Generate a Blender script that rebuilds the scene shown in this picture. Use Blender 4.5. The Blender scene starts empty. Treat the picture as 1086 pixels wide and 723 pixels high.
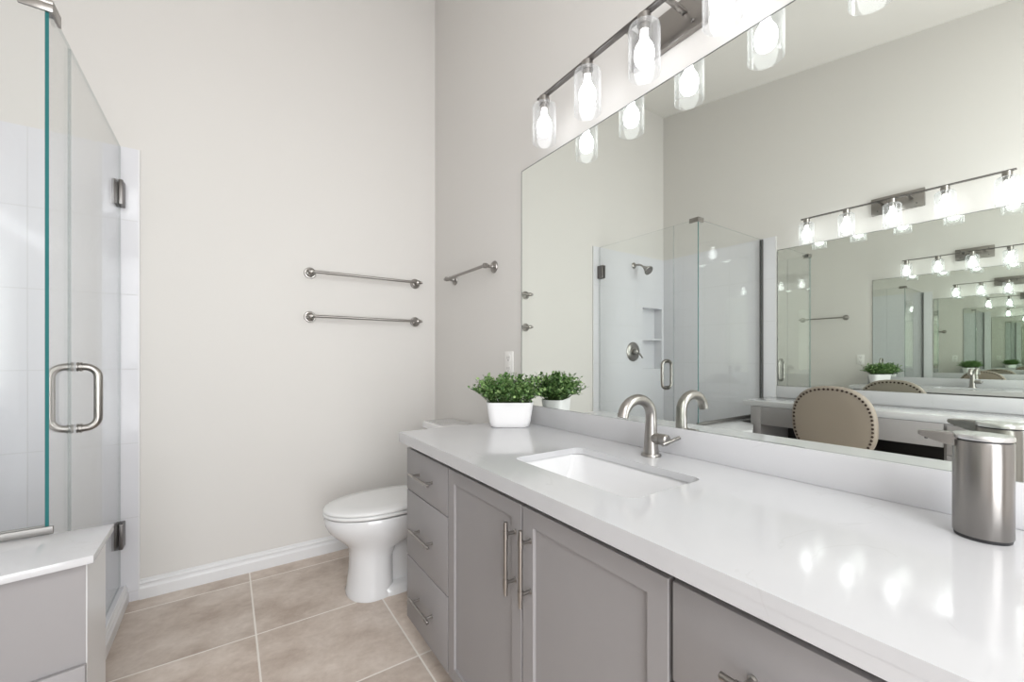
import bpy, bmesh, math, random
from mathutils import Vector, Matrix
random.seed(7)
PI = math.pi
scn = bpy.context.scene
COL = scn.collection

# ------------------------------------------------------------------ camera, world, added fill lights, exposure
F_PX, YAW = 441.0, 0.6011
cam_d = bpy.data.cameras.new('camera')
cam_d.sensor_width = 36.0
cam_d.lens = F_PX / 1086 * 36.0
cam_d.shift_y = (378.19 - 361.5) / 1086
cam_d.clip_start = 0.02
cam = bpy.data.objects.new('camera', cam_d)
cam.location = (-1.2059, -2.7144, 1.186)
cam.rotation_euler = (PI / 2, 0, -YAW)
COL.objects.link(cam)
scn.camera = cam

world = bpy.data.worlds.new('world')
scn.world = world
world.use_nodes = True
bg = world.node_tree.nodes['Background']
bg.inputs['Color'].default_value = (0.95, 0.97, 1.0, 1)
bg.inputs['Strength'].default_value = 1.0

def area_light(name, loc, rot, sx, sy, energy, color):
    l = bpy.data.lights.new(name, 'AREA')
    l.shape = 'RECTANGLE'; l.size = sx; l.size_y = sy
    l.energy = energy; l.color = color
    o = bpy.data.objects.new(name, l)
    o.location = loc; o.rotation_euler = rot
    COL.objects.link(o)
    return o
# unseen fill lamp added at an invented opening in the wall behind the camera
area_light('added_fill_rear', (-1.25, -4.34, 1.25), (PI / 2, 0, 0), 1.4, 2.3, 43.0, (0.965, 0.985, 1.0))
# second added fill lamp, hung just under the closed ceiling behind the camera
area_light('added_fill_overhead', (-1.35, -3.80, 2.96), (math.atan(0.179), 0, 0), 1.3, 0.8, 27.0, (0.965, 0.985, 1.0))
BULB, DESK_BULB = 4.4, 5.6

vs = scn.view_settings
vs.view_transform = 'Standard'
vs.look = 'None'
vs.exposure = 0.52
vs.gamma = 1.0
vs.use_curve_mapping = False
cy = scn.cycles
cy.max_bounces = 24
cy.glossy_bounces = 20
cy.diffuse_bounces = 5
cy.transmission_bounces = 8
cy.transparent_max_bounces = 48
cy.caustics_reflective = True
cy.caustics_refractive = False
cy.sample_clamp_indirect = 12.0
cy.use_denoising = True

# ------------------------------------------------------------------ dimensions
W = 2.602            # vanity wall x = 0, opposite wall x = -W, back wall y = 0
YF = -4.3            # wall behind the camera
ZC = 0.87            # vanity counter top

# ------------------------------------------------------------------ materials
def new_mat(name):
    m = bpy.data.materials.new(name); m.use_nodes = True
    return m, m.node_tree.nodes, m.node_tree.links

def bsdf(m): return m.node_tree.nodes['Principled BSDF']

def simple(name, col, rough=0.5, metal=0.0, spec=0.5, coat=0.0):
    m, n, l = new_mat(name); b = bsdf(m)
    b.inputs['Base Color'].default_value = (*col, 1)
    b.inputs['Roughness'].default_value = rough
    b.inputs['Metallic'].default_value = metal
    b.inputs['Specular IOR Level'].default_value = spec
    b.inputs['Coat Weight'].default_value = coat
    return m

def add_noise_bump(m, scale, strength, dist=0.002):
    n, l = m.node_tree.nodes, m.node_tree.links
    g = n.new('ShaderNodeNewGeometry')
    t = n.new('ShaderNodeTexNoise'); t.inputs['Scale'].default_value = scale; t.inputs['Detail'].default_value = 3
    bp = n.new('ShaderNodeBump'); bp.inputs['Strength'].default_value = strength; bp.inputs['Distance'].default_value = dist
    l.new(g.outputs['Position'], t.inputs['Vector']); l.new(t.outputs['Fac'], bp.inputs['Height'])
    l.new(bp.outputs['Normal'], bsdf(m).inputs['Normal'])

def mnode(n, l, op, a, b=None, c=None):
    k = n.new('ShaderNodeMath'); k.operation = op
    for i, v in enumerate((a, b, c)):
        if v is None: continue
        if isinstance(v, (int, float)): k.inputs[i].default_value = v
        else: l.new(v, k.inputs[i])
    return k.outputs[0]

def line_mask(n, l, coord, start, pitch, width):
    """1 on a joint line, 0 elsewhere (joints at start + k*pitch)"""
    a = mnode(n, l, 'SUBTRACT', coord, start)
    a = mnode(n, l, 'DIVIDE', a, pitch)
    a = mnode(n, l, 'ADD', a, 0.5)
    fr = mnode(n, l, 'FRACT', a)
    d = mnode(n, l, 'ABSOLUTE', mnode(n, l, 'SUBTRACT', fr, 0.5))
    d = mnode(n, l, 'MULTIPLY', d, pitch)
    return mnode(n, l, 'LESS_THAN', d, width / 2)

def mixc(n, l, fac, a, b):
    k = n.new('ShaderNodeMix'); k.data_type = 'RGBA'
    for i, v in ((0, fac), (6, a), (7, b)):
        if isinstance(v, (int, float)): k.inputs[i].default_value = v
        elif isinstance(v, tuple): k.inputs[i].default_value = (*v, 1)
        else: l.new(v, k.inputs[i])
    return k.outputs[2]

M = {}
M['wall'] = simple('greige_paint', (0.668, 0.650, 0.628), 0.65, spec=0.25); add_noise_bump(M['wall'], 160, 0.10)
M['ceiling'] = simple('ceiling_paint', (0.85, 0.835, 0.81), 0.8, spec=0.2)
M['trim'] = simple('white_trim_paint', (0.71, 0.71, 0.72), 0.28)
M['cabinet'] = simple('grey_lacquer', (0.285, 0.273, 0.277), 0.42, spec=0.4)
M['cabinet_dark'] = simple('cabinet_inside', (0.09, 0.085, 0.085), 0.7)
M['kneehole'] = simple('kneehole_shade_board', (0.018, 0.017, 0.017), 0.35)  # near-black so the board's colour supplies the kneehole's shade
M['porcelain'] = simple('white_porcelain', (0.70, 0.70, 0.71), 0.09, coat=0.3)
M['seat_plastic'] = simple('white_seat_plastic', (0.72, 0.72, 0.72), 0.18)
M['nickel'] = simple('brushed_nickel', (0.335, 0.318, 0.302), 0.30, metal=1.0)
M['nickel_dark'] = simple('dark_nickel', (0.19, 0.18, 0.175), 0.36, metal=1.0)
M['channel'] = simple('satin_channel', (0.30, 0.29, 0.28), 0.5, metal=1.0)
M['steel'] = simple('brushed_steel', (0.275, 0.262, 0.25), 0.30, metal=1.0)
bsdf(M['steel']).inputs['Anisotropic'].default_value = 0.8
_tg = M['steel'].node_tree.nodes.new('ShaderNodeTangent'); _tg.direction_type = 'RADIAL'; _tg.axis = 'Z'
M['steel'].node_tree.links.new(_tg.outputs[0], bsdf(M['steel']).inputs['Tangent'])
bsdf(M['steel']).inputs['Anisotropic Rotation'].default_value = 0.25
M['chrome'] = simple('polished_lid', (0.66, 0.66, 0.66), 0.28, metal=1.0)
M['black'] = simple('black_plastic', (0.02, 0.02, 0.022), 0.4)
M['white_plastic'] = simple('white_plastic', (0.80, 0.79, 0.77), 0.35)
M['slot'] = simple('dark_slots', (0.12, 0.115, 0.11), 0.6)
M['pot'] = simple('matte_white_ceramic', (0.82, 0.81, 0.82), 0.45)
M['soil'] = simple('dark_moss', (0.012, 0.016, 0.007), 0.9)
M['stem'] = simple('green_stem', (0.05, 0.09, 0.02), 0.6)
M['leather'] = simple('taupe_leather', (0.275, 0.235, 0.195), 0.42); add_noise_bump(M['leather'], 260, 0.12)
M['nail'] = simple('dark_bronze_nail', (0.05, 0.035, 0.028), 0.4, metal=0.7)
M['wood'] = simple('dark_stained_wood', (0.045, 0.028, 0.02), 0.4)
M['glass_edge'] = simple('teal_glass_edge', (0.03, 0.135, 0.138), 0.4, spec=0.0)

M['mirror_edge'] = simple('mirror_edge', (0.13, 0.14, 0.135), 0.3, metal=0.3)

m, n, l = new_mat('mirror_silver'); M['mirror'] = m
b = bsdf(m); b.inputs['Metallic'].default_value = 1; b.inputs['Roughness'].default_value = 0
b.inputs['Base Color'].default_value = (0.872, 0.905, 0.866, 1)

def thin_glass(name, tint, f0, gloss, power=5.5, milk=0.0):
    m, n, l = new_mat(name)
    n.remove(bsdf(m))
    tr = n.new('ShaderNodeBsdfTransparent'); tr.inputs[0].default_value = (*tint, 1)
    gl = n.new('ShaderNodeBsdfGlossy'); gl.inputs['Roughness'].default_value = gloss
    lw = n.new('ShaderNodeLayerWeight'); lw.inputs['Blend'].default_value = 0.5
    p = mnode(n, l, 'POWER', lw.outputs['Facing'], power)
    f = mnode(n, l, 'MULTIPLY_ADD', p, 1 - f0, f0)
    mx = n.new('ShaderNodeMixShader')
    l.new(f, mx.inputs[0]); l.new(tr.outputs[0], mx.inputs[1]); l.new(gl.outputs[0], mx.inputs[2])
    if milk:
        df = n.new('ShaderNodeBsdfDiffuse'); tl = n.new('ShaderNodeBsdfTranslucent')
        ad = n.new('ShaderNodeMixShader'); l.new(df.outputs[0], ad.inputs[1]); l.new(tl.outputs[0], ad.inputs[2])
        m2 = n.new('ShaderNodeMixShader')
        l.new(mnode(n, l, 'MULTIPLY_ADD', mnode(n, l, 'POWER', lw.outputs['Facing'], 3.0), 0.30, milk), m2.inputs[0])
        l.new(mx.outputs[0], m2.inputs[1]); l.new(ad.outputs[0], m2.inputs[2]); mx = m2
    l.new(mx.outputs[0], n['Material Output'].inputs['Surface'])
    return m
M['glass'] = thin_glass('shower_glass', (0.987, 0.993, 0.991), 0.024, 0.0)
M['shade'] = thin_glass('clear_shade_glass', (0.975, 0.98, 0.985), 0.04, 0.03, 5.0, 0.025)

m, n, l = new_mat('pale_glass_edge'); M['pale_edge'] = m
pt_ = n.new('ShaderNodeBsdfTransparent'); pt_.inputs[0].default_value = (0.88, 0.92, 0.918, 1)
pm_ = n.new('ShaderNodeMixShader'); pm_.inputs[0].default_value = 0.72
bsdf(m).inputs['Base Color'].default_value = (0.27, 0.31, 0.31, 1); bsdf(m).inputs['Roughness'].default_value = 0.1
l.new(bsdf(m).outputs[0], pm_.inputs[1]); l.new(pt_.outputs[0], pm_.inputs[2]); l.new(pm_.outputs[0], n['Material Output'].inputs['Surface'])
m, n, l = new_mat('lit_bulb'); M['bulb'] = m
b = bsdf(m); b.inputs['Base Color'].default_value = (0.9, 0.9, 0.9, 1)
b.inputs['Emission Color'].default_value = (0.98, 0.985, 1.0, 1); b.inputs['Emission Strength'].default_value = BULB

# floor tiles
m, n, l = new_mat('floor_tile'); M['floor'] = m
b = bsdf(m)
g = n.new('ShaderNodeNewGeometry'); sp = n.new('ShaderNodeSeparateXYZ'); l.new(g.outputs['Position'], sp.inputs[0])
gx = line_mask(n, l, sp.outputs['X'], -1.103, 0.526, 0.007)
gy = line_mask(n, l, sp.outputs['Y'], -0.123, 0.510, 0.007)
grout = mnode(n, l, 'MAXIMUM', gx, gy)
ix = mnode(n, l, 'FLOOR', mnode(n, l, 'DIVIDE', mnode(n, l, 'ADD', sp.outputs['X'], 1.103), 0.526))
iy = mnode(n, l, 'FLOOR', mnode(n, l, 'DIVIDE', mnode(n, l, 'ADD', sp.outputs['Y'], 0.123), 0.510))
cmb = n.new('ShaderNodeCombineXYZ'); l.new(ix, cmb.inputs[0]); l.new(iy, cmb.inputs[1])
wn = n.new('ShaderNodeTexWhiteNoise'); wn.noise_dimensions = '3D'; l.new(cmb.outputs[0], wn.inputs['Vector'])
off = n.new('ShaderNodeVectorMath'); off.operation = 'MULTIPLY_ADD'
l.new(wn.outputs['Color'], off.inputs[0]); off.inputs[1].default_value = (9, 9, 9); l.new(g.outputs['Position'], off.inputs[2])
st = n.new('ShaderNodeMapping'); st.inputs['Scale'].default_value = (1.0, 1.15, 1.0); st.inputs['Rotation'].default_value = (0, 0, 0.5)
l.new(off.outputs[0], st.inputs['Vector'])
n1 = n.new('ShaderNodeTexNoise'); n1.inputs['Scale'].default_value = 4.6; n1.inputs['Detail'].default_value = 8; n1.inputs['Roughness'].default_value = 0.68
n1.inputs['Distortion'].default_value = 0.15
l.new(st.outputs[0], n1.inputs['Vector'])
n2 = n.new('ShaderNodeTexNoise'); n2.inputs['Scale'].default_value = 38; n2.inputs['Detail'].default_value = 5; l.new(st.outputs[0], n2.inputs['Vector'])
rp = n.new('ShaderNodeValToRGB'); l.new(n1.outputs['Fac'], rp.inputs[0])
e = rp.color_ramp.elements
e[0].position = 0.34; e[0].color = (0.44, 0.355, 0.295, 1)
e[1].position = 0.66; e[1].color = (0.69, 0.61, 0.545, 1)
e2 = rp.color_ramp.elements.new(0.5); e2.color = (0.585, 0.50, 0.435, 1)
c1 = mixc(n, l, mnode(n, l, 'MULTIPLY', mnode(n, l, 'SUBTRACT', n2.outputs['Fac'], 0.3), 0.6), rp.outputs[0], (0.40, 0.32, 0.27))
tone = n.new('ShaderNodeHueSaturation'); l.new(c1, tone.inputs['Color'])
l.new(mnode(n, l, 'MULTIPLY_ADD', wn.outputs['Value'], 0.24, 0.88), tone.inputs['Value'])
l.new(mixc(n, l, grout, tone.outputs[0], (0.78, 0.74, 0.69)), b.inputs['Base Color'])
l.new(mnode(n, l, 'MULTIPLY_ADD', grout, 0.4, 0.42), b.inputs['Roughness'])
bp = n.new('ShaderNodeBump'); bp.inputs['Strength'].default_value = 0.35; bp.inputs['Distance'].default_value = 0.002
l.new(mnode(n, l, 'SUBTRACT', mnode(n, l, 'MULTIPLY', n2.outputs['Fac'], 0.15), grout), bp.inputs['Height']); l.new(bp.outputs[0], b.inputs['Normal'])

# white wall tile, stacked; u is the wall's horizontal axis
def wall_tile(name, axis, start):
    m, n, l = new_mat(name); b = bsdf(m)
    g = n.new('ShaderNodeNewGeometry'); sp = n.new('ShaderNodeSeparateXYZ'); l.new(g.outputs['Position'], sp.inputs[0])
    a = line_mask(n, l, sp.outputs[axis], start, 0.234, 0.0035)
    c = line_mask(n, l, sp.outputs['Z'], 0.407, 0.3595, 0.0045)
    gr = mnode(n, l, 'MAXIMUM', a, c)
    l.new(mixc(n, l, gr, (0.70, 0.70, 0.735), (0.60, 0.60, 0.62)), b.inputs['Base Color'])
    l.new(mnode(n, l, 'MULTIPLY_ADD', gr, 0.5, 0.10), b.inputs['Roughness'])
    bp = n.new('ShaderNodeBump'); bp.inputs['Strength'].default_value = 0.3; bp.inputs['Distance'].default_value = 0.001
    l.new(mnode(n, l, 'SUBTRACT', 1.0, gr), bp.inputs['Height']); l.new(bp.outputs[0], b.inputs['Normal'])
    return m
M['tile_x'] = wall_tile('white_tile_back', 'X', -1.693)
M['tile_y'] = wall_tile('white_tile_side', 'Y', 0.0)
M['tile_plain'] = simple('white_tile_plain', (0.70, 0.70, 0.735), 0.10)

# quartz with faint thin veins
m, n, l = new_mat('white_quartz'); M['quartz'] = m
b = bsdf(m)
g = n.new('ShaderNodeNewGeometry')
nz = n.new('ShaderNodeTexNoise'); nz.inputs['Scale'].default_value = 1.9; nz.inputs['Detail'].default_value = 5; nz.inputs['Distortion'].default_value = 0.9
l.new(g.outputs['Position'], nz.inputs['Vector'])
d = mnode(n, l, 'ABSOLUTE', mnode(n, l, 'SUBTRACT', nz.outputs['Fac'], 0.53))
vein = mnode(n, l, 'SUBTRACT', 1.0, mnode(n, l, 'MINIMUM', mnode(n, l, 'DIVIDE', d, 0.0045), 1.0))
nb = n.new('ShaderNodeTexNoise'); nb.inputs['Scale'].default_value = 2.7; l.new(g.outputs['Position'], nb.inputs['Vector'])
msk = mnode(n, l, 'MULTIPLY', vein, mnode(n, l, 'GREATER_THAN', nb.outputs['Fac'], 0.52))
cl = n.new('ShaderNodeTexNoise'); cl.inputs['Scale'].default_value = 7; cl.inputs['Detail'].default_value = 4; l.new(g.outputs['Position'], cl.inputs['Vector'])
base = mixc(n, l, cl.outputs['Fac'], (0.525, 0.525, 0.54), (0.56, 0.56, 0.575))
l.new(mixc(n, l, mnode(n, l, 'MULTIPLY', msk, 0.22), base, (0.42, 0.41, 0.41)), b.inputs['Base Color'])
b.inputs['Roughness'].default_value = 0.10

# leaves
m, n, l = new_mat('boxwood_leaf'); M['leaf'] = m
b = bsdf(m)
g = n.new('ShaderNodeNewGeometry'); rp = n.new('ShaderNodeValToRGB'); l.new(g.outputs['Random Per Island'], rp.inputs[0])
e = rp.color_ramp.elements
e[0].position = 0.0; e[0].color = (0.045, 0.11, 0.028, 1)
e[1].position = 1.0; e[1].color = (0.30, 0.44, 0.17, 1)
k = e.new(0.55); k.color = (0.12, 0.24, 0.065, 1)
l.new(rp.outputs[0], b.inputs['Base Color']); b.inputs['Roughness'].default_value = 0.45

# ------------------------------------------------------------------ builders
class MB:
    def __init__(self): self.bm = bmesh.new()
    def box(self, x0, x1, y0, y1, z0, z1, bev=0.0, seg=2):
        vs_ = [self.bm.verts.new(p) for p in ((x0,y0,z0),(x1,y0,z0),(x1,y1,z0),(x0,y1,z0),(x0,y0,z1),(x1,y0,z1),(x1,y1,z1),(x0,y1,z1))]
        fs = [self.bm.faces.new([vs_[i] for i in f]) for f in ((0,3,2,1),(4,5,6,7),(0,1,5,4),(1,2,6,5),(2,3,7,6),(3,0,4,7))]
        if bev > 0:
            ed = list({e for f in fs for e in f.edges})
            bmesh.ops.bevel(self.bm, geom=ed, offset=bev, segments=seg, profile=0.5, affect='EDGES')
        return self
    def ring_loft(self, rings, cap0=True, cap1=True, closed=True):
        R = [[self.bm.verts.new(p) for p in r] for r in rings]
        k = len(R[0])
        for a, c in zip(R[:-1], R[1:]):
            for i in range(k if closed else k - 1):
                j = (i + 1) % k
                self.bm.faces.new((a[i], a[j], c[j], c[i]))
        if cap0: self.bm.faces.new(R[0][::-1])
        if cap1: self.bm.faces.new(R[-1])
        return self
    def lathe(self, prof, c, axis=(0,0,1), n=40, cap0=True, cap1=True):
        q = Vector((0,0,1)).rotation_difference(Vector(axis).normalized()); c = Vector(c)
        rings = [[c + q @ Vector((r*math.cos(2*PI*i/n), r*math.sin(2*PI*i/n), z)) for i in range(n)] for r, z in prof]
        return self.ring_loft(rings, cap0 and prof[0][0] > 0, cap1 and prof[-1][0] > 0)
    def tube(self, pts, r, n=16, closed=False):
        pts = [Vector(p) for p in pts]; k = len(pts)
        rad = r if isinstance(r, (list, tuple)) else [r]*k
        T = []
        for i in range(k):
            a = pts[(i-1) % k] if closed or i > 0 else pts[i]
            c = pts[(i+1) % k] if closed or i < k-1 else pts[i]
            T.append((c-a).normalized())
        u = T[0].orthogonal().normalized(); rings = []
        for i in range(k):
            if i: u = T[i-1].rotation_difference(T[i]) @ u
            v = T[i].cross(u)
            rings.append([pts[i] + rad[i]*(math.cos(2*PI*j/n)*u + math.sin(2*PI*j/n)*v) for j in range(n)])
        if closed: rings.append(rings[0][:]); return self.ring_loft(rings, False, False)
        return self.ring_loft(rings)
    def prism(self, pts, d0, d1, axis='z', bev=0.0):
        f = {'z': lambda p, d: (p[0], p[1], d), 'x': lambda p, d: (d, p[0], p[1]), 'y': lambda p, d: (p[0], d, p[1])}[axis]
        a = [self.bm.verts.new(f(p, d0)) for p in pts]; c = [self.bm.verts.new(f(p, d1)) for p in pts]
        k = len(pts)
        fs = [self.bm.faces.new(a[::-1]), self.bm.faces.new(c)]
        for i in range(k): fs.append(self.bm.faces.new((a[i], a[(i+1)%k], c[(i+1)%k], c[i])))
        if bev > 0:
            bmesh.ops.bevel(self.bm, geom=list({e for q in fs for e in q.edges}), offset=bev, segments=2, profile=0.5, affect='EDGES')
        return self
    def ball(self, c, r, u=10, v=6, scale=(1,1,1)):
        bmesh.ops.create_uvsphere(self.bm, u_segments=u, v_segments=v, radius=r, matrix=Matrix.Translation(c) @ Matrix.Diagonal((*scale, 1)))
        return self
    def build(self, name, mat, parent=None, root=None, smooth=True, angle=38):
        bmesh.ops.remove_doubles(self.bm, verts=self.bm.verts, dist=1e-6)
        bmesh.ops.recalc_face_normals(self.bm, faces=self.bm.faces)
        if root is not None:
            bmesh.ops.translate(self.bm, verts=self.bm.verts, vec=-Vector(root))
        me = bpy.data.meshes.new(name); self.bm.to_mesh(me); self.bm.free()
        mats = mat if isinstance(mat, (list, tuple)) else [mat]
        for q in mats: me.materials.append(q)
        if smooth:
            for p in me.polygons: p.use_smooth = True
            me.set_sharp_from_angle(angle=math.radians(angle))
        o = bpy.data.objects.new(name, me); COL.objects.link(o)
        if parent is not None: o.parent = parent
        return o

def tag(o, label=None, cat=None, group=None, kind=None):
    if label: o['label'] = label
    if cat: o['category'] = cat
    if group: o['group'] = group
    if kind: o['kind'] = kind
    return o
def thing(name, loc, label, cat, group=None):
    o = bpy.data.objects.new(name, None); o.empty_display_size = 0.05; o.location = loc; COL.objects.link(o)
    return tag(o, label, cat, group)
def part(mb, name, mat, root, parent=None, **kw):
    """a part of the thing at root; parent overrides for a sub-part"""
    return mb.build(name, mat, parent or root, root=root.location, **kw)
def copy_tree(o, parent=None):
    c = o.copy(); COL.objects.link(c)
    if parent is not None: c.parent = parent
    for ch in list(o.children): copy_tree(ch, c)
    return c
def rrect(x0, x1, y0, y1, r, n=6):
    P = []
    for cx, cy_, a0 in ((x1-r, y1-r, 0), (x0+r, y1-r, PI/2), (x0+r, y0+r, PI), (x1-r, y0+r, 1.5*PI)):
        for i in range(n+1):
            a = a0 + PI/2*i/n; P.append((cx + r*math.cos(a), cy_ + r*math.sin(a)))
    return P
def bevel_mod(o, w=0.002, seg=2):
    q = o.modifiers.new('edge', 'BEVEL'); q.width = w; q.segments = seg; q.limit_method = 'ANGLE'; q.angle_limit = math.radians(50)

# ------------------------------------------------------------------ setting
def ceil_z(y): return 3.70 + 0.179 * y
S = 'structure'
tag(MB().box(-W-0.12, 0.12, YF-0.12, 0.12, -0.1, 0.0).build('floor', M['floor'], smooth=False), kind=S)
# back wall with the shower niche cut in
mb = MB()
NX0, NX1, NZ0, NZ1 = -2.567, -2.245, 1.055, 1.69
zt = ceil_z(0)
mb.box(-W, NX0, 0, 0.12, 0, zt); mb.box(NX1, 0.0, 0, 0.12, 0, zt)
mb.box(NX0, NX1, 0, 0.12, 0, NZ0); mb.box(NX0, NX1, 0, 0.12, NZ1, zt); mb.box(NX0, NX1, 0.09, 0.12, NZ0, NZ1)
wall_back = tag(mb.build('wall_back', M['wall'], smooth=False), kind=S)
mb = MB(); T = -0.010; TX, TZ = -1.5625, 2.195
mb.box(-W, NX0, T, 0, 0, TZ); mb.box(NX1, TX, T, 0, 0, TZ); mb.box(NX0, NX1, T, 0, 0, NZ0); mb.box(NX0, NX1, T, 0, NZ1, TZ)
mb.build('tile_surround', M['tile_x'], wall_back, smooth=False)
mb = MB(); q = 0.008
mb.box(NX0, NX1, 0.082, 0.09, NZ0, NZ1); mb.box(NX0, NX0+q, T, 0.082, NZ0, NZ1); mb.box(NX1-q, NX1, T, 0.082, NZ0, NZ1)
mb.box(NX0+q, NX1-q, T, 0.082, NZ0, NZ0+q); mb.box(NX0+q, NX1-q, T, 0.082, NZ1-q, NZ1); mb.box(NX0+q, NX1-q, T+0.004, 0.082, 1.354, 1.372)
mb.build('niche', M['tile_plain'], wall_back, smooth=False)
MB().box(TX, TX+0.006, T-0.001, 0, 0, TZ).build('edge_trim', M['trim'], wall_back, smooth=False)

def side_wall(name, x0, x1):
    return tag(MB().prism([(YF, 0), (0.12, 0), (0.12, ceil_z(0.12)), (YF, ceil_z(YF))], x0, x1, 'x').build(name, M['wall'], smooth=False), kind=S)
wall_right = side_wall('wall_right', 0.0, 0.12)
wall_left = side_wall('wall_left', -W-0.12, -W)
MB().box(-W, -W+0.010, -1.0895, T, 0, TZ).build('tile_surround', M['tile_y'], wall_left, smooth=False)
MB().box(-W, -W+0.011, -1.0955, -1.0895, 0, TZ).build('edge_trim', M['trim'], wall_left, smooth=False)
mb = MB()
zf = ceil_z(YF)
mb.box(-W, -2.0, YF-0.12, YF, 0, zf); mb.box(-0.5, 0, YF-0.12, YF, 0, zf); mb.box(-2.0, -0.5, YF-0.12, YF, 2.4, zf)
tag(mb.build('wall_front', M['wall'], smooth=False), kind=S)
tag(MB().prism([(YF-0.12, ceil_z(YF-0.12)), (0.12, ceil_z(0.12)), (0.12, ceil_z(0.12)+0.1), (YF-0.12, ceil_z(YF-0.12)+0.1)], -W-0.12, 0.12, 'x').build('ceiling', M['ceiling'], smooth=False), kind=S)
# moulded baseboards
BP = [(0, 0), (0.016, 0), (0.016, 0.052), (0.014, 0.056), (0.0095, 0.062), (0.0085, 0.070), (0.012, 0.073), (0.012, 0.078), (0.006, 0.085), (0.005, 0.094), (0.003, 0.096), (0, 0.096)]
o = MB().prism([(-d, z) for d, z in BP], TX+0.006, 0.0, 'x').build('baseboard_back', M['trim'], smooth=False); tag(o, kind=S)
o = MB().prism([(-d, z) for d, z in BP], -1.02, -0.015, 'y').build('baseboard_right', M['trim'], smooth=False); tag(o, kind=S)

# ------------------------------------------------------------------ shower
XS = -1.628; ZG = 2.1875
# tiled curb with white base on the room side
curb = tag(MB().box(-1.70, -1.612, -1.02, T, 0.0, 0.085, 0.003).build('shower_curb', M['tile_plain']), 'low white tiled curb under the glass shower door', 'curb')
MB().prism([(-1.612+d, z*0.9) for d, z in BP], -1.02, T, 'y').build('base_trim', M['trim'], curb, smooth=False)
tag(MB().box(-W+0.01, -1.70, -1.02, T, 0.0, 0.03, 0.004).build('shower_pan', M['porcelain']), 'white shower floor pan behind the glass door', 'shower pan')
# half wall that carries the return glass panel
hw = thing('half_wall', (-1.8, -1.1, 0), 'low grey half wall with white stone cap beside the shower', 'half wall')
CAPZ = 0.682
mb = MB().prism([(-1.80, -1.287), (-1.485, -1.242), (-1.487, -1.0), (-W+0.01, -0.965), (-W+0.01, -1.045), (-2.10, -1.045), (-2.10, -1.150)], CAPZ-0.02, CAPZ, 'z', 0.0015)
part(mb, 'cap', M['quartz'], hw)
body = [(-1.785, -1.262), (-1.503, -1.2215), (-1.503, -1.022), (-W+0.011, -0.975), (-W+0.011, -1.038), (-2.09, -1.038), (-2.09, -1.135)]
part(MB().prism(body, 0, CAPZ-0.0205, 'z'), 'painted_body', M['cabinet'], hw, smooth=False)
part(MB().box(-1.5028, -1.5012, -1.2205, -1.022, 0, CAPZ-0.021), 'end_face', M['trim'], hw, smooth=False)
mb = MB().prism([(-1.785, -1.276), (-1.5015, -1.2355), (-1.5015, -1.2217), (-1.785, -1.2622)], 0, 0.405, 'z', 0.002)
part(mb, 'lower_trim', M['cabinet'], hw)

def glass_sheet(x0, x1, y0, y1, z0, z1, edge, name, root):
    mb = MB().box(x0, x1, y0, y1, z0, z1)
    bmesh.ops.recalc_face_normals(mb.bm, faces=mb.bm.faces)
    thin = 0 if (x1-x0) < (y1-y0) else 1
    for f in mb.bm.faces: f.material_index = 0 if abs(f.normal[thin]) > 0.9 else (1 if f.normal.y < -0.5 else 2)
    return part(mb, name, [M['glass'], edge, M['pale_edge']], root, smooth=False)
# hinged door
dr = thing('shower_door', (XS, -0.4, 0.09), 'frameless hinged glass shower door with a D handle', 'shower door')
g = 0.004
glass_sheet(XS-g, XS+g, -0.785, -0.022, 0.095, ZG, M['pale_edge'], 'glass_panel', dr)
for z0, z1 in ((1.900, 2.017), (0.281, 0.399)):
    mb = MB().box(XS-0.020, XS-g-0.0003, -0.075, T-0.001, z0, z1, 0.003); mb.box(XS+g+0.0003, XS+0.020, -0.075, T-0.001, z0, z1, 0.003)
    mb.box(XS-0.020, XS+0.020, T-0.012, T-0.0005, z0, z1, 0.002)
    h = part(mb, 'hinge', M['nickel_dark'], dr)
hy, hz0, hz1, so = -0.727, 0.944, 1.152, 0.057
def dhandle(sgn):
    pts = [(XS+sgn*0.006, hy, hz0)]; r = 0.035
    for i in range(9):
        a = PI/2*i/8; pts.append((XS+sgn*(so-r+r*math.sin(a)), hy, hz0+r-r*math.cos(a)))
    for i in range(9):
        a = PI/2*i/8; pts.append((XS+sgn*(so-r+r*math.cos(a)), hy, hz1-r+r*math.sin(a)))
    pts.append((XS+sgn*0.006, hy, hz1))
    return pts
mb = MB()
for s in (1, -1):
    mb.tube(dhandle(s), 0.0118, 16)
    for z in (hz0, hz1):
        mb.lathe([(0.0155, 0), (0.0155, 0.004), (0.0135, 0.005), (0.0135, 0.007), (0.0155, 0.008), (0.0155, 0.012)], (XS+s*0.0055, hy, z), (s, 0, 0), 20)
part(mb, 'handle', M['nickel'], dr)
YC = -0.985
fx = thing('fixed_glass_panel', (XS, -0.88, 0.09), 'narrow fixed glass strip between shower door and glass corner', 'glass panel')
glass_sheet(XS-g, XS+g, YC-0.005, -0.791, 0.095, ZG, M['glass_edge'], 'glass_panel', fx)
rt = thing('return_glass_panel', (-2.1, YC, CAPZ), 'fixed glass shower panel with teal edge standing on the half wall', 'glass panel')
glass_sheet(-W+0.022, XS-g-0.001, YC-0.005, YC+0.005, CAPZ+0.004, ZG, M['glass_edge'], 'glass_panel', rt)
mb = MB().box(-W+0.0115, XS+0.014, YC-0.0145, YC-0.0065, CAPZ+0.0005, CAPZ+0.022, 0.001); mb.box(-W+0.0115, XS-0.006, YC+0.0065, YC+0.0145, CAPZ+0.0005, CAPZ+0.022, 0.001)
part(mb, 'bottom_channel', M['channel'], rt)
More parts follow.
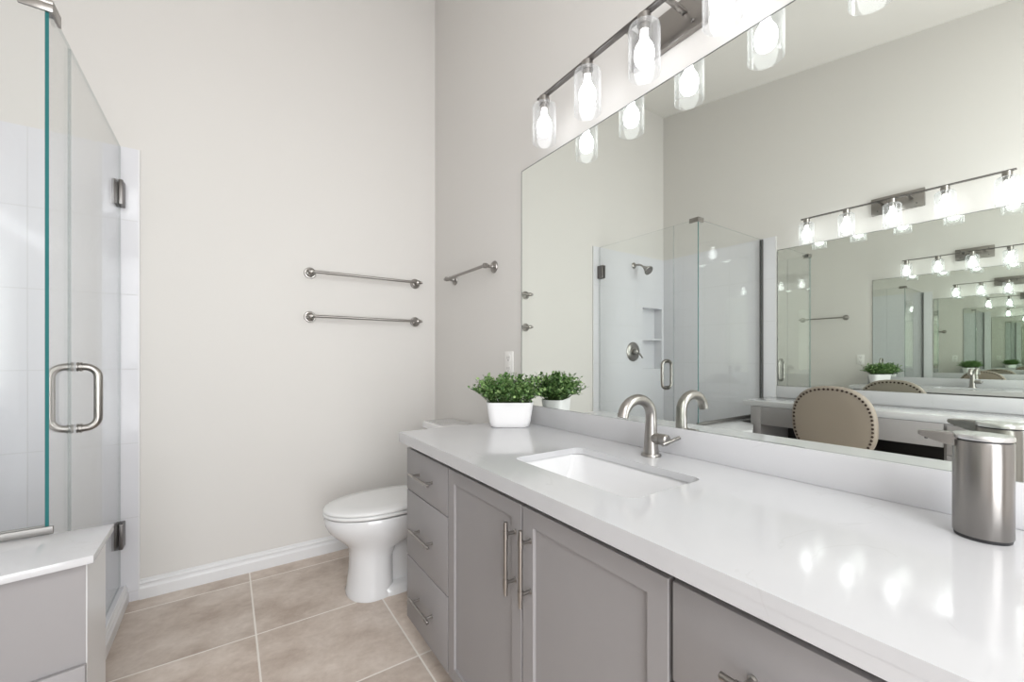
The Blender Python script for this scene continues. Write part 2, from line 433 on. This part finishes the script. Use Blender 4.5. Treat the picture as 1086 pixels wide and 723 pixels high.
mb = MB().box(-W+0.0115, -W+0.030, YC-0.012, YC-0.0065, CAPZ+0.0225, ZG, 0.001); mb.box(-W+0.0115, -W+0.030, YC+0.0065, YC+0.012, CAPZ+0.0225, ZG, 0.001)
part(mb, 'wall_channel', M['nickel_dark'], rt)
mb = MB().prism([(XS-0.055, YC-0.014), (XS+0.014, YC-0.014), (XS+0.014, YC+0.06), (XS-0.012, YC+0.06), (XS-0.012, YC+0.014), (XS-0.055, YC+0.014)], ZG+0.0005, ZG+0.012, 'z', 0.001)
mb.box(XS-0.055, XS+0.014, YC-0.014, YC-0.0065, ZG-0.022, ZG+0.0005, 0.001)
mb.box(XS+0.0065, XS+0.014, YC-0.0065, YC+0.06, ZG-0.022, ZG+0.0005, 0.001)
part(mb, 'corner_clamp', M['nickel'], rt)
# shower head and valve on the back wall
sh = thing('shower_rose', (-2.116, T, 2.084), 'brushed nickel shower head on a short arm', 'shower head')
part(MB().lathe([(0.030, 0), (0.030, 0.004), (0.024, 0.010), (0.012, 0.014)], (-2.116, T, 2.084), (0, -1, 0), 28), 'flange', M['nickel'], sh)
part(MB().tube([(-2.116, T-0.012, 2.084), (-2.116, -0.07, 2.082), (-2.116, -0.10, 2.072), (-2.116, -0.135, 2.045)], 0.0095), 'arm', M['nickel'], sh)
part(MB().lathe([(0.012, 0), (0.017, 0.006), (0.017, 0.018), (0.024, 0.028), (0.044, 0.062), (0.046, 0.072), (0.042, 0.076)], (-2.116, -0.132, 2.048), (0, -0.80, -0.60), 32), 'spray_head', M['nickel'], sh)
vl = thing('shower_valve', (-2.105, T, 1.235), 'round brushed nickel shower valve plate with lever', 'shower valve')
part(MB().lathe([(0.095, 0), (0.095, 0.004), (0.088, 0.010), (0.055, 0.014), (0.035, 0.016)], (-2.105, T, 1.235), (0, -1, 0), 48), 'escutcheon', M['nickel'], vl)
part(MB().lathe([(0.030, 0), (0.028, 0.030), (0.024, 0.046), (0.012, 0.052)], (-2.105, T-0.016, 1.235), (0, -1, 0), 28), 'hub', M['nickel'], vl)
part(MB().tube([(-2.105, T-0.050, 1.235), (-2.130, T-0.062, 1.215), (-2.165, T-0.066, 1.175)], [0.011, 0.009, 0.007]), 'lever', M['nickel'], vl)

# ------------------------------------------------------------------ vanity: cabinets
XF = -0.583                       # face of the fronts
def bar_handle(cx, cy_, cz, length, vertical, root, parent):
    xb = XF - 0.030; r = 0.0058; mb = MB(); h = length/2; p = h*0.66
    ax = (0, 0, 1) if vertical else (0, 1, 0)
    A = Vector((xb, cy_, cz)); d = Vector(ax)
    mb.lathe([(r*0.8, -h), (r, -h+0.001), (r, h-0.001), (r*0.8, h)], A, ax, 16)
    for s in (-1, 1):
        c = A + d*s*p
        mb.lathe([(r*1.25, -0.010), (r*1.25, 0.010)], c, ax, 16)
        mb.lathe([(0.0075, 0), (0.0075, 0.002), (0.0045, 0.004), (0.0045, 0.030)], (XF, c.y, c.z), (-1, 0, 0), 14)
    return part(mb, 'handle', M['nickel'], root, parent)
def carcass(root, y0, y1):
    mb = MB()
    mb.box(XF+0.0215, -0.002, y0, y0+0.018, 0.10, 0.8495); mb.box(XF+0.0215, -0.002, y1-0.018, y1, 0.10, 0.8495)
    mb.box(XF+0.0215, -0.002, y0+0.018, y1-0.018, 0.10, 0.118); mb.box(-0.010, -0.002, y0+0.018, y1-0.018, 0.118, 0.8495)
    mb.box(XF+0.0215, XF+0.035, y0+0.018, y1-0.018, 0.79, 0.8495)
    part(mb, 'body', M['cabinet'], root, smooth=False)
    part(MB().box(XF+0.075, XF+0.09, y0, y1, 0.0, 0.0995), 'toe_kick', M['cabinet'], root, smooth=False)
def drawer_unit(y1, y0, label):
    r = thing('drawer_cabinet', (-0.3, (y0+y1)/2, 0), label, 'cabinet', 'grey vanity cabinet units')
    carcass(r, y0, y1)
    for z0, z1 in ((0.638, 0.806), (0.365, 0.634), (0.102, 0.361)):
        d = part(MB().box(XF, XF+0.020, y0+0.002, y1-0.002, z0, z1, 0.0015), 'drawer', M['cabinet'], r)
        bar_handle(0, (y0+y1)/2, (z0+z1)/2, 0.19, False, r, d)
    return r
def shaker(r, y0, y1, z0, z1):
    mb = MB().box(XF, XF+0.020, y0, y1, z0, z1); bm = mb.bm
    bmesh.ops.recalc_face_normals(bm, faces=bm.faces)
    ff = [f for f in bm.faces if f.normal.x < -0.9]
    bmesh.ops.inset_region(bm, faces=ff, thickness=0.062, depth=0.0)
    bmesh.ops.inset_region(bm, faces=ff, thickness=0.0012, depth=0.0)
    bmesh.ops.translate(bm, verts=list({v for f in ff for v in f.verts}), vec=(0.0075, 0, 0))
    o = part(mb, 'door', M['cabinet'], r, smooth=False)
    bevel_mod(o, 0.0012)
    return o
drawer_unit(-1.026, -1.417, 'grey three-drawer cabinet unit beside the toilet')
sc = thing('sink_cabinet', (-0.3, -1.85, 0), 'grey two-door cabinet unit under the sink', 'cabinet', 'grey vanity cabinet units')
carcass(sc, -2.281, -1.419)
d = shaker(sc, -1.848, -1.4215, 0.102, 0.806); bar_handle(0, -1.820, 0.665, 0.19, True, sc, d)
d = shaker(sc, -2.2785, -1.854, 0.102, 0.806); bar_handle(0, -1.886, 0.665, 0.19, True, sc, d)
drawer_unit(-2.285, -2.676, 'grey drawer cabinet unit nearest the soap dispenser end of the vanity')

# countertop with sink cut-out
CX0, CX1, CY0, CY1 = -0.470, -0.190, -2.108, -1.645
mb = MB(); bm = mb.bm
outer = [(-0.608, -2.70), (-0.001, -2.70), (-0.001, -1.003), (-0.608, -1.003)]
inner = rrect(CX0, CX1, CY0, CY1, 0.028, 6)
eds = []
for P in (outer, inner):
    vv = [bm.verts.new((x, y, ZC)) for x, y in P]
    for i in range(len(vv)): eds.append(bm.edges.new((vv[i], vv[(i+1) % len(vv)])))
bmesh.ops.triangle_fill(bm, use_beauty=True, edges=eds)
ex = bmesh.ops.extrude_face_region(bm, geom=list(bm.faces))
bmesh.ops.translate(bm, verts=[v for v in ex['geom'] if isinstance(v, bmesh.types.BMVert)], vec=(0, 0, -0.020))
bmesh.ops.recalc_face_normals(bm, faces=bm.faces)
mb.prism([(-0.608, -2.70), (-0.587, -2.70), (-0.587, -1.0245), (-0.001, -1.0245), (-0.001, -1.003), (-0.608, -1.003)], ZC-0.0402, ZC-0.0198, 'z')
ct = tag(mb.build('countertop', M['quartz'], smooth=False), 'long white quartz vanity countertop with sink cutout', 'countertop')
bs = tag(MB().box(-0.0125, -0.0005, -2.70, -1.003, ZC+0.0003, 0.9555, 0.0012).build('backsplash', M['quartz']), 'low white quartz backsplash below the large vanity mirror', 'backsplash')

sk = thing('sink', (-0.33, -1.876, 0.70), 'white undermount rectangular sink in the vanity countertop', 'sink')
mb = MB(); rings = []
for z, ins, r in ((0.8492, -0.022, 0.04), (0.8492, -0.006, 0.034), (0.842, -0.003, 0.036), (0.810, 0.010, 0.044), (0.780, 0.024, 0.055), (0.755, 0.042, 0.065), (0.738, 0.062, 0.068), (0.727, 0.084, 0.052), (0.722, 0.104, 0.033), (0.719, 0.122, 0.015)):
    rings.append([(x, y, z) for x, y in rrect(CX0+ins, CX1-ins, CY0+ins, CY1-ins, r, 6)])
mb.ring_loft(rings, False, True)
o = part(mb, 'basin', M['porcelain'], sk, angle=60)
so_ = o.modifiers.new('thickness', 'SOLIDIFY'); so_.thickness = 0.008; so_.offset = -1
part(MB().lathe([(0.022, 0), (0.022, 0.002), (0.017, 0.003), (0.015, 0.001)], (-0.33, -1.876, 0.7193), (0, 0, 1), 28), 'drain', M['nickel'], sk)

# faucet
FY = -1.869; FXc = -0.087
fc = thing('faucet', (FXc, FY, ZC), 'brushed nickel gooseneck faucet with side lever behind the sink', 'faucet')
part(MB().lathe([(0.031, 0.0003), (0.031, 0.005), (0.029, 0.008), (0.0245, 0.009), (0.0225, 0.03), (0.0185, 0.085), (0.0172, 0.115)], (FXc, FY, ZC), n=36), 'body', M['nickel'], fc)
pts = [(FXc, FY, 0.975), (FXc, FY, 0.99)]
cxm, rx, rz = -0.1535, 0.0665, 0.053
for i in range(25):
    a = PI*i/24*0.93; pts.append((cxm + rx*math.cos(a), FY, 1.0 + rz*math.sin(a)))
x_, y_, z_ = pts[-1]; pts.append((x_-0.003, FY, z_-0.010))
part(MB().tube(pts, [0.0170]*8 + [0.0165]*(len(pts)-8), 24), 'spout', M['nickel'], fc)
part(MB().lathe([(0.0175, 0.010), (0.0175, 0.036), (0.0160, 0.0365), (0.0160, 0.038), (0.0175, 0.0385), (0.0175, 0.058), (0.014, 0.062)], (FXc, FY, 0.928), (0, -1, 0), 28), 'handle_hub', M['nickel'], fc)
part(MB().tube([(FXc-0.022, FY-0.058, 0.917), (FXc, FY-0.060, 0.921), (FXc+0.058, FY-0.062, 0.930)], [0.0058, 0.0060, 0.0055]), 'lever', M['nickel'], fc)

# soap dispenser
SD = (-0.115, -2.580)
sd = thing('soap_dispenser', (*SD, ZC), 'brushed steel round soap dispenser standing near the mirror', 'soap dispenser')
part(MB().lathe([(0.0345, 0.0005), (0.0355, 0.006)], (*SD, ZC), n=56), 'base_ring', M['black'], sd)
part(MB().lathe([(0.0355, 0.006), (0.037, 0.008), (0.037, 0.168), (0.0362, 0.1695)], (*SD, ZC), n=72), 'canister', M['steel'], sd)
part(MB().lathe([(0.0345, 0.1695), (0.0345, 0.1725)], (*SD, ZC), n=48), 'seam', M['black'], sd)
part(MB().lathe([(0.0368, 0.1725), (0.0375, 0.1735), (0.0375, 0.1785), (0.036, 0.1805), (0.030, 0.1812)], (*SD, ZC), n=56), 'lid', M['chrome'], sd)
a0 = Vector((-0.20, 1.0)).normalized(); pn = Vector((-a0.y, a0.x))
def spt(t, s, z): q = Vector(SD) + a0*t + pn*s; return (q.x, q.y, ZC+z)
rings = []
for t, w, zl, zh in ((0.030, 0.0135, 0.157, 0.1800), (0.045, 0.0125, 0.159, 0.1800), (0.062, 0.0105, 0.164, 0.1795), (0.078, 0.009, 0.170, 0.1790), (0.081, 0.007, 0.172, 0.1780)):
    rings.append([spt(t, -w, zl), spt(t, w, zl), spt(t, w, zh-0.002), spt(t, w*0.8, zh), spt(t, -w*0.8, zh), spt(t, -w, zh-0.002)])
part(MB().ring_loft(rings), 'spout', M['steel'], sd, angle=25)
part(MB().lathe([(0.003, 0), (0.0025, -0.004)], spt(0.070, 0, 0.1680), n=10), 'nozzle', M['black'], sd)
part(MB().lathe([(0.0055, 0), (0.0055, 0.0012), (0.004, 0.0015)], (SD[0]+0.0368, SD[1]+0.003, ZC+0.132), (1, 0.08, 0), 18), 'button', M['black'], sd)

# potted plant
PC = Vector((-0.145, -1.150)); pa = Vector((0.83, -0.56)).normalized(); pb = Vector((-pa.y, pa.x))
pl = thing('potted_plant', (PC.x, PC.y, ZC), 'small leafy green plant in an oblong white pot on the counter', 'potted plant')
def oblong(L, Wd, ch, z, n=4):
    P = rrect(-L/2, L/2, -Wd/2, Wd/2, ch, n)
    return [(PC.x + pa.x*u + pb.x*v, PC.y + pa.y*u + pb.y*v, ZC+z) for u, v in P]
spec = [(0.160, 0.078, 0.030, 0.0005), (0.174, 0.087, 0.033, 0.004), (0.188, 0.094, 0.034, 0.028), (0.203, 0.101, 0.034, 0.080), (0.212, 0.106, 0.034, 0.108), (0.212, 0.106, 0.034, 0.112), (0.198, 0.094, 0.030, 0.111), (0.196, 0.092, 0.028, 0.096)]
part(MB().ring_loft([oblong(*s_) for s_ in spec]), 'pot', M['pot'], pl, angle=50)
part(MB().ring_loft([oblong(0.193, 0.089, 0.027, 0.0965), oblong(0.193, 0.089, 0.027, 0.104)]), 'soil', M['soil'], pl)
mbs, mbl = MB(), MB()
def leaf(bm, c, d, up, L, Wd):
    d = d.normalized(); s = d.cross(up).normalized(); nrm = s.cross(d)
    a = bm.verts.new(c); b_ = bm.verts.new(c + d*L*0.35 + s*Wd*0.5 + nrm*L*0.08); b2 = bm.verts.new(c + d*L*0.75 + s*Wd*0.42 + nrm*L*0.05)
    e_ = bm.verts.new(c + d*L); c2 = bm.verts.new(c + d*L*0.75 - s*Wd*0.42 + nrm*L*0.05); c1_ = bm.verts.new(c + d*L*0.35 - s*Wd*0.5 + nrm*L*0.08); mid = bm.verts.new(c + d*L*0.55)
    for f in ((a, b_, mid), (b_, b2, mid), (b2, e_, mid), (e_, c2, mid), (c2, c1_, mid), (c1_, a, mid)): bm.faces.new(f)
for i in range(300):
    u, v = random.uniform(-0.085, 0.085), random.uniform(-0.036, 0.036)
    base = Vector((PC.x + pa.x*u + pb.x*v, PC.y + pa.y*u + pb.y*v, ZC+0.100))
    th = random.uniform(0, 2*PI); out = random.random()**0.6
    du = math.cos(th)*out*0.085 + u*0.45; dv = math.sin(th)*out*0.092 + v*0.9
    hgt = (0.140 - 0.095*out**2.4)*random.uniform(0.72, 1.05)
    tip = base + Vector((pa.x*du + pb.x*dv, pa.y*du + pb.y*dv, hgt))
    tip.x = min(tip.x, -0.025)
    midp = base.lerp(tip, 0.5) + Vector((0, 0, 0.014*out))
    mbs.tube([base, midp, tip], [0.0011, 0.0009, 0.0006], 4)
    k = random.randint(8, 12)
    for j in range(k):
        t = 0.28 + 0.74*j/k
        p = base.lerp(midp, t*2) if t < 0.5 else midp.lerp(tip, (t-0.5)*2)
        ax = (tip-base).normalized()
        sd_ = Vector((random.uniform(-1,1), random.uniform(-1,1), random.uniform(-0.3,0.8))).normalized()
        dd = (ax*0.35 + sd_).normalized(); L = random.uniform(0.011, 0.0185)
        upv = Vector((random.uniform(-0.6,0.6), random.uniform(-0.6,0.6), 1))
        leaf(mbl.bm, p + dd*0.002, dd, upv, L, L*random.uniform(0.70, 0.95))
for bm_ in (mbs.bm, mbl.bm):
    for v in bm_.verts:
        if v.co.x > -0.008: v.co.x = -0.008
part(mbs, 'stems', M['stem'], pl)
fo = part(mbl, 'foliage', M['leaf'], pl, smooth=False)
fo['kind'] = 'stuff'

# ------------------------------------------------------------------ mirrors
def wall_mirror(name, x0, x1, y0, y1, z0, z1, face, label):
    r = thing(name, (x0, (y0+y1)/2, z0), label, 'mirror')
    xb, xf = (x0, x1)
    mb = MB().box(min(xb, xf), max(xb, xf), y0, y1, z0, z1)
    bmesh.ops.recalc_face_normals(mb.bm, faces=mb.bm.faces)
    for f in mb.bm.faces: f.material_index = 0 if f.normal.x*face > 0.9 else 1
    part(mb, 'mirror_glass', [M['mirror'], M['mirror_edge']], r, smooth=False)
    fx_ = x1 + face*0.0001; e0, e1 = min(fx_, fx_+face*0.0006), max(fx_, fx_+face*0.0006); w_ = 0.0026
    eb = MB().box(e0, e1, y1-w_, y1, z0, z1); eb.box(e0, e1, y0, y1-w_, z1-w_, z1)
    part(eb, 'ground_edge', M['mirror_edge'], r, smooth=False)
    return tag(r, group='frameless wall mirrors')
wall_mirror('wall_mirror', -0.0005, -0.0055, -2.70, -1.047, 0.9560, 2.1005, -1, 'large frameless wall mirror above the long vanity')
wall_mirror('wall_mirror', -W+0.0005, -W+0.0055, -2.70, -1.104, 0.9440, 2.075, 1, 'frameless wall mirror above the makeup desk, seen as a reflection')

# ------------------------------------------------------------------ vanity light, then its copy above the desk
def make_light(yc):
    X0 = -0.126
    r = thing('vanity_light', (0.0, yc, 2.2), 'five-light brushed nickel bar fixture above the large vanity mirror', 'light fixture', 'five-light bar fixtures')
    part(MB().box(-0.022, -0.0005, yc-0.138, yc+0.138, 2.197, 2.315, 0.003), 'backplate', M['nickel'], r)
    for s in (-1, 1): part(MB().box(-0.120, -0.0225, yc+s*0.075-0.009, yc+s*0.075+0.009, 2.258, 2.264, 0.001), 'arm', M['nickel'], r)
    for dy in (-0.10, 0.10):
        for dz in (2.222, 2.292): part(MB().lathe([(0.005, 0), (0.005, 0.003), (0.003, 0.005)], (-0.0225, yc+dy, dz), (-1, 0, 0), 12), 'screw', M['nickel_dark'], r)
    part(MB().box(X0-0.011, X0+0.011, yc-0.533, yc+0.533, 2.2565, 2.2645, 0.001), 'bar', M['nickel_dark'], r)
    for k in range(-2, 3):
        y = yc + k*0.249; c = (X0, y, 0)
        cup = part(MB().lathe([(0.021, 2.256), (0.0215, 2.232), (0.0215, 2.226), (0.017, 2.226), (0.017, 2.206), (0.012, 2.206)], c, n=28), 'socket', M['nickel'], r)
        sh_ = part(MB().lathe([(0.018, 2.2255), (0.040, 2.2245), (0.0465, 2.219), (0.0485, 2.210), (0.0485, 2.069), (0.0475, 2.068), (0.0465, 2.069), (0.0465, 2.209), (0.0448, 2.2165), (0.0395, 2.2225), (0.018, 2.2235)], c, n=40, cap0=False, cap1=False), 'glass_shade', M['shade'], r)
        part(MB().lathe([(0.011, 2.2055), (0.012, 2.198), (0.013, 2.184), (0.018, 2.172), (0.0265, 2.158), (0.0305, 2.143), (0.031, 2.130), (0.0285, 2.114), (0.021, 2.101), (0.010, 2.0945), (0.0, 2.093)], c, n=28), 'bulb', M['bulb'], r)
    return r
vl1 = make_light(-1.873)
vl2 = copy_tree(vl1); vl2.location = (-W, -1.858, 2.185); vl2.rotation_euler = (0, 0, PI)
m_desk = M['bulb'].copy(); m_desk.name = 'lit_bulb_desk'
bsdf(m_desk).inputs['Emission Strength'].default_value = DESK_BULB
for ch_ in vl2.children:
    if ch_.name.startswith('bulb'):
        ch_.data = ch_.data.copy(); ch_.data.materials[0] = m_desk
vl2['label'] = 'five-light bar fixture over the makeup desk, seen reflected in the mirror'

# ------------------------------------------------------------------ towel bars and outlet
def towel_bar(name_label, a, b_, nrm):
    a, b_, nv = Vector(a), Vector(b_), Vector(nrm); d = (b_-a).normalized()
    r = thing('towel_bar', (a+b_)/2, name_label, 'towel bar', 'brushed nickel towel bars')
    fa, fb = a + nv*0.062, b_ + nv*0.062
    part(MB().tube([fa - d*0.006, fb + d*0.006], 0.0085, 16), 'rail', M['nickel'], r)
    for p, s in ((a, -1), (b_, 1)):
        mb = MB().lathe([(0.033, 0.0004), (0.033, 0.004), (0.030, 0.008), (0.025, 0.009), (0.022, 0.013), (0.013, 0.016), (0.009, 0.026), (0.009, 0.046), (0.0135, 0.052), (0.0148, 0.062), (0.0135, 0.070), (0.006, 0.075)], p, nv, 30)
        mb.lathe([(0.010, 0.0), (0.0115, 0.010), (0.0115, 0.016), (0.007, 0.020), (0.0085, 0.024), (0.006, 0.029), (0.0, 0.030)], p + nv*0.062, d*s, 20)
        part(mb, 'post', M['nickel'], r)
    return r
towel_bar('upper of two brushed nickel towel bars above the toilet on the back wall', (-0.799, 0, 1.6825), (-0.148, 0, 1.6825), (0, -1, 0))
towel_bar('lower of two brushed nickel towel bars above the toilet on the back wall', (-0.799, 0, 1.4230), (-0.148, 0, 1.4230), (0, -1, 0))
towel_bar('short nickel towel bar on the right wall beside the large mirror', (0, -0.787, 1.676), (0, -0.316, 1.676), (-1, 0, 0))
ol = thing('wall_outlet', (0, -0.934, 1.15), 'white duplex wall outlet left of the large mirror', 'outlet')
part(MB().box(-0.006, -0.0004, -0.972, -0.896, 1.090, 1.213, 0.002), 'cover_plate', M['white_plastic'], ol)
for z in (1.124, 1.179):
    q = part(MB().prism(rrect(-0.951, -0.917, z-0.020, z+0.020, 0.012, 4), -0.0085, -0.0061, 'x'), 'receptacle', M['white_plastic'], ol)
    mb = MB().box(-0.0092, -0.0086, -0.944, -0.941, z-0.004, z+0.009); mb.box(-0.0092, -0.0086, -0.927, -0.924, z-0.004, z+0.009); mb.box(-0.0092, -0.0086, -0.937, -0.931, z-0.014, z-0.008)
    part(mb, 'slots', M['slot'], ol, q, smooth=False)

# ------------------------------------------------------------------ toilet
TY = -0.545
to = thing('toilet', (-0.4, TY, 0), 'white two-piece toilet with closed lid left of the vanity', 'toilet')
def egg(xf, xb, w, z, n=48, fr=0.5, p=2.0):
    """front tip at xf (towards -x), back at xb, half width w"""
    xm = xf + (xb-xf)*fr; P = []
    for i in range(n):
        a = 2*PI*i/n; c, s = math.cos(a), math.sin(a)
        if c < 0: x = xm - (xm-xf)*abs(c); y = w*s
        else:
            e_ = 2.0/ (p + 1.2); x = xm + (xb-xm)*abs(c)**e_; y = w*math.copysign(abs(s)**e_, s)
        P.append((x, TY+y, z))
    return P
mb = MB()
mb.ring_loft([egg(-0.716, -0.50, 0.133, 0.0005), egg(-0.718, -0.50, 0.135, 0.018), egg(-0.712, -0.50, 0.130, 0.035), egg(-0.704, -0.50, 0.124, 0.12), egg(-0.700, -0.50, 0.120, 0.19),
    egg(-0.704, -0.48, 0.124, 0.235), egg(-0.730, -0.40, 0.144, 0.268), egg(-0.765, -0.32, 0.160, 0.298), egg(-0.796, -0.28, 0.176, 0.330), egg(-0.812, -0.26, 0.185, 0.362), egg(-0.818, -0.25, 0.188, 0.392), egg(-0.812, -0.25, 0.184, 0.406)])
mb.box(-0.55, -0.14, TY-0.070, TY+0.070, 0.0005, 0.38, 0.03, 3)
mb.ring_loft([egg(-0.66, -0.13, 0.134, 0.0005, fr=0.3), egg(-0.66, -0.13, 0.134, 0.034, fr=0.3), egg(-0.65, -0.14, 0.122, 0.045, fr=0.3)])
mb.box(-0.33, -0.035, TY-0.185, TY+0.185, 0.345, 0.412, 0.02, 3)
part(mb, 'bowl', M['porcelain'], to, angle=60)
part(MB().ring_loft([egg(-0.818, -0.30, 0.184, 0.4125), egg(-0.824, -0.29, 0.189, 0.417), egg(-0.824, -0.29, 0.189, 0.425), egg(-0.820, -0.30, 0.185, 0.4285)]), 'seat', M['seat_plastic'], to, angle=60)
part(MB().ring_loft([egg(-0.818, -0.29, 0.184, 0.4315), egg(-0.823, -0.28, 0.188, 0.435), egg(-0.822, -0.28, 0.187, 0.443), egg(-0.808, -0.29, 0.176, 0.4495), egg(-0.74, -0.32, 0.13, 0.4535), egg(-0.62, -0.42, 0.05, 0.455)]), 'lid', M['seat_plastic'], to, angle=60)
for s in (-1, 1): part(MB().box(-0.288, -0.262, TY+s*0.075-0.02, TY+s*0.075+0.02, 0.4125, 0.440, 0.006), 'hinge', M['seat_plastic'], to)
mb = MB(); rings = []
for z, ins in ((0.412, 0.018), (0.43, 0.010), (0.60, 0.004), (0.755, 0.0)):
    rings.append([(x, y, z) for x, y in rrect(-0.212+ins, -0.022, TY-0.222+ins, TY+0.222-ins, 0.028, 5)])
part(mb.ring_loft(rings), 'tank', M['porcelain'], to)
rings = [[(x, y, z) for x, y in rrect(-0.228+i_, -0.014-i_, TY-0.236+i_, TY+0.240-i_, 0.030, 6)] for z, i_ in ((0.7555, 0.006), (0.760, 0.0), (0.784, 0.0), (0.791, 0.003), (0.7955, 0.012))]
part(MB().ring_loft(rings), 'tank_lid', M['porcelain'], to)
mb = MB().lathe([(0.013, 0), (0.013, 0.006), (0.009, 0.012)], (-0.2105, TY+0.150, 0.705), (-1, 0, 0), 18); mb.tube([(-0.222, TY+0.150, 0.705), (-0.230, TY+0.12, 0.702), (-0.232, TY+0.085, 0.697)], [0.006, 0.0055, 0.005], 10)
part(mb, 'flush_lever', M['nickel'], to)

# ------------------------------------------------------------------ makeup desk against the opposite wall
XD = -2.120
dk = thing('makeup_desk', (-2.35, -1.9, 0), 'grey makeup desk with open kneehole, seen in the mirror', 'desk')
part(MB().box(-W+0.003, XD, -1.190, -1.119, 0.0, 0.8085, 0.001), 'side_panel', M['cabinet'], dk)
part(MB().box(XD-0.025, XD-0.004, -2.158, -1.1905, 0.676, 0.8085, 0.001), 'apron', M['cabinet'], dk)
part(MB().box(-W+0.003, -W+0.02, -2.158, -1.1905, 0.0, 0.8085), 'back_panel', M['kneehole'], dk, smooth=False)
part(MB().box(-W+0.003, XD-0.022, -2.68, -2.1585, 0.0, 0.8085, 0.001), 'drawer_case', M['cabinet'], dk)
for z0, z1 in ((0.638, 0.800), (0.365, 0.634), (0.102, 0.361)):
    q = part(MB().box(XD-0.0215, XD, -2.672, -2.172, z0, z1, 0.0015), 'drawer', M['cabinet'], dk)
    mb = MB().tube([(XD+0.030, -2.50, (z0+z1)/2), (XD+0.030, -2.34, (z0+z1)/2)], 0.0058, 14)
    for y in (-2.47, -2.37): mb.tube([(XD, y, (z0+z1)/2), (XD+0.030, y, (z0+z1)/2)], 0.0045, 10)
    part(mb, 'handle', M['nickel'], dk, q)
tag(MB().box(-W+0.0115, -2.145, -2.70, -1.050, 0.8095, 0.8500, 0.0018).build('desk_countertop', M['quartz']), 'white quartz desktop of the makeup desk, seen in the mirror', 'countertop')
tag(MB().box(-W+0.0003, -W+0.0110, -2.70, -1.0965, 0.8505, 0.9430, 0.0012).build('desk_backsplash', M['quartz']), 'white quartz backsplash along the makeup desk, seen in the mirror', 'backsplash')

# ------------------------------------------------------------------ chair tucked under the desk
CY = -1.686
ch = thing('dining_chair', (-2.15, CY, 0), 'taupe leather chair with nailhead rounded back, tucked at the desk', 'chair')
def bk(y, z, off):   # back plane leans a little away from the desk towards its top
    t = (z - 0.50)/0.50
    return (-2.010 + 0.052*t + off, CY + y, z)
def back_outline(s, off, n=72, dz=0.0):
    P = []
    for i in range(n):
        a = 2*PI*i/n; c, si = math.cos(a), math.sin(a); e_ = 2/2.45
        P.append(bk(0.226*s*math.copysign(abs(c)**e_, c), 0.765 + 0.236*s*math.copysign(abs(si)**e_, si), off))
    return P
prof = [(0.05, 0.036), (0.55, 0.035), (0.86, 0.031), (0.95, 0.026), (0.985, 0.018), (1.0, 0.006), (1.0, -0.006), (0.985, -0.018), (0.95, -0.026), (0.86, -0.033), (0.55, -0.042), (0.05, -0.045)]
part(MB().ring_loft([back_outline(s, o_) for s, o_ in prof]), 'backrest', M['leather'], ch, angle=60)
mb = MB()
for off, sc_ in ((0.0295, 0.915), (-0.0305, 0.915)):
    P = back_outline(sc_, off, 400); acc = 0; last = Vector(P[0])
    for p in P[1:]:
        acc += (Vector(p)-last).length; last = Vector(p)
        if acc >= 0.0225: acc = 0; mb.ball(last, 0.0072, 10, 6, (0.6, 1, 1))
nt = part(mb, 'nailhead_trim', M['nail'], ch); nt['kind'] = 'stuff'
rings = [[(x, y, z) for x, y in rrect(-2.46+i_, -2.03-i_, CY-0.225+i_, CY+0.225-i_, 0.05, 6)] for z, i_ in ((0.40, 0.006), (0.405, 0.0), (0.455, 0.0), (0.475, 0.010), (0.485, 0.05), (0.488, 0.12))]
part(MB().ring_loft(rings), 'seat', M['leather'], ch, angle=60)
for x, dx in ((-2.43, -0.02), (-2.035, 0.03)):
    for s in (-1, 1):
        y = CY + s*0.195
        part(MB().ring_loft([[(x+dx+a*0.013, y+b_*0.013, 0.0005) for a, b_ in ((-1,-1),(1,-1),(1,1),(-1,1))], [(x+a*0.021, y+b_*0.021, 0.399) for a, b_ in ((-1,-1),(1,-1),(1,1),(-1,1))]]), 'leg', M['wood'], ch, smooth=False)
for s in (-1, 1): part(MB().tube([(-2.035, CY+s*0.12, 0.47), bk(s*0.12, 0.60, -0.004)], 0.014, 8), 'back_support', M['wood'], ch)
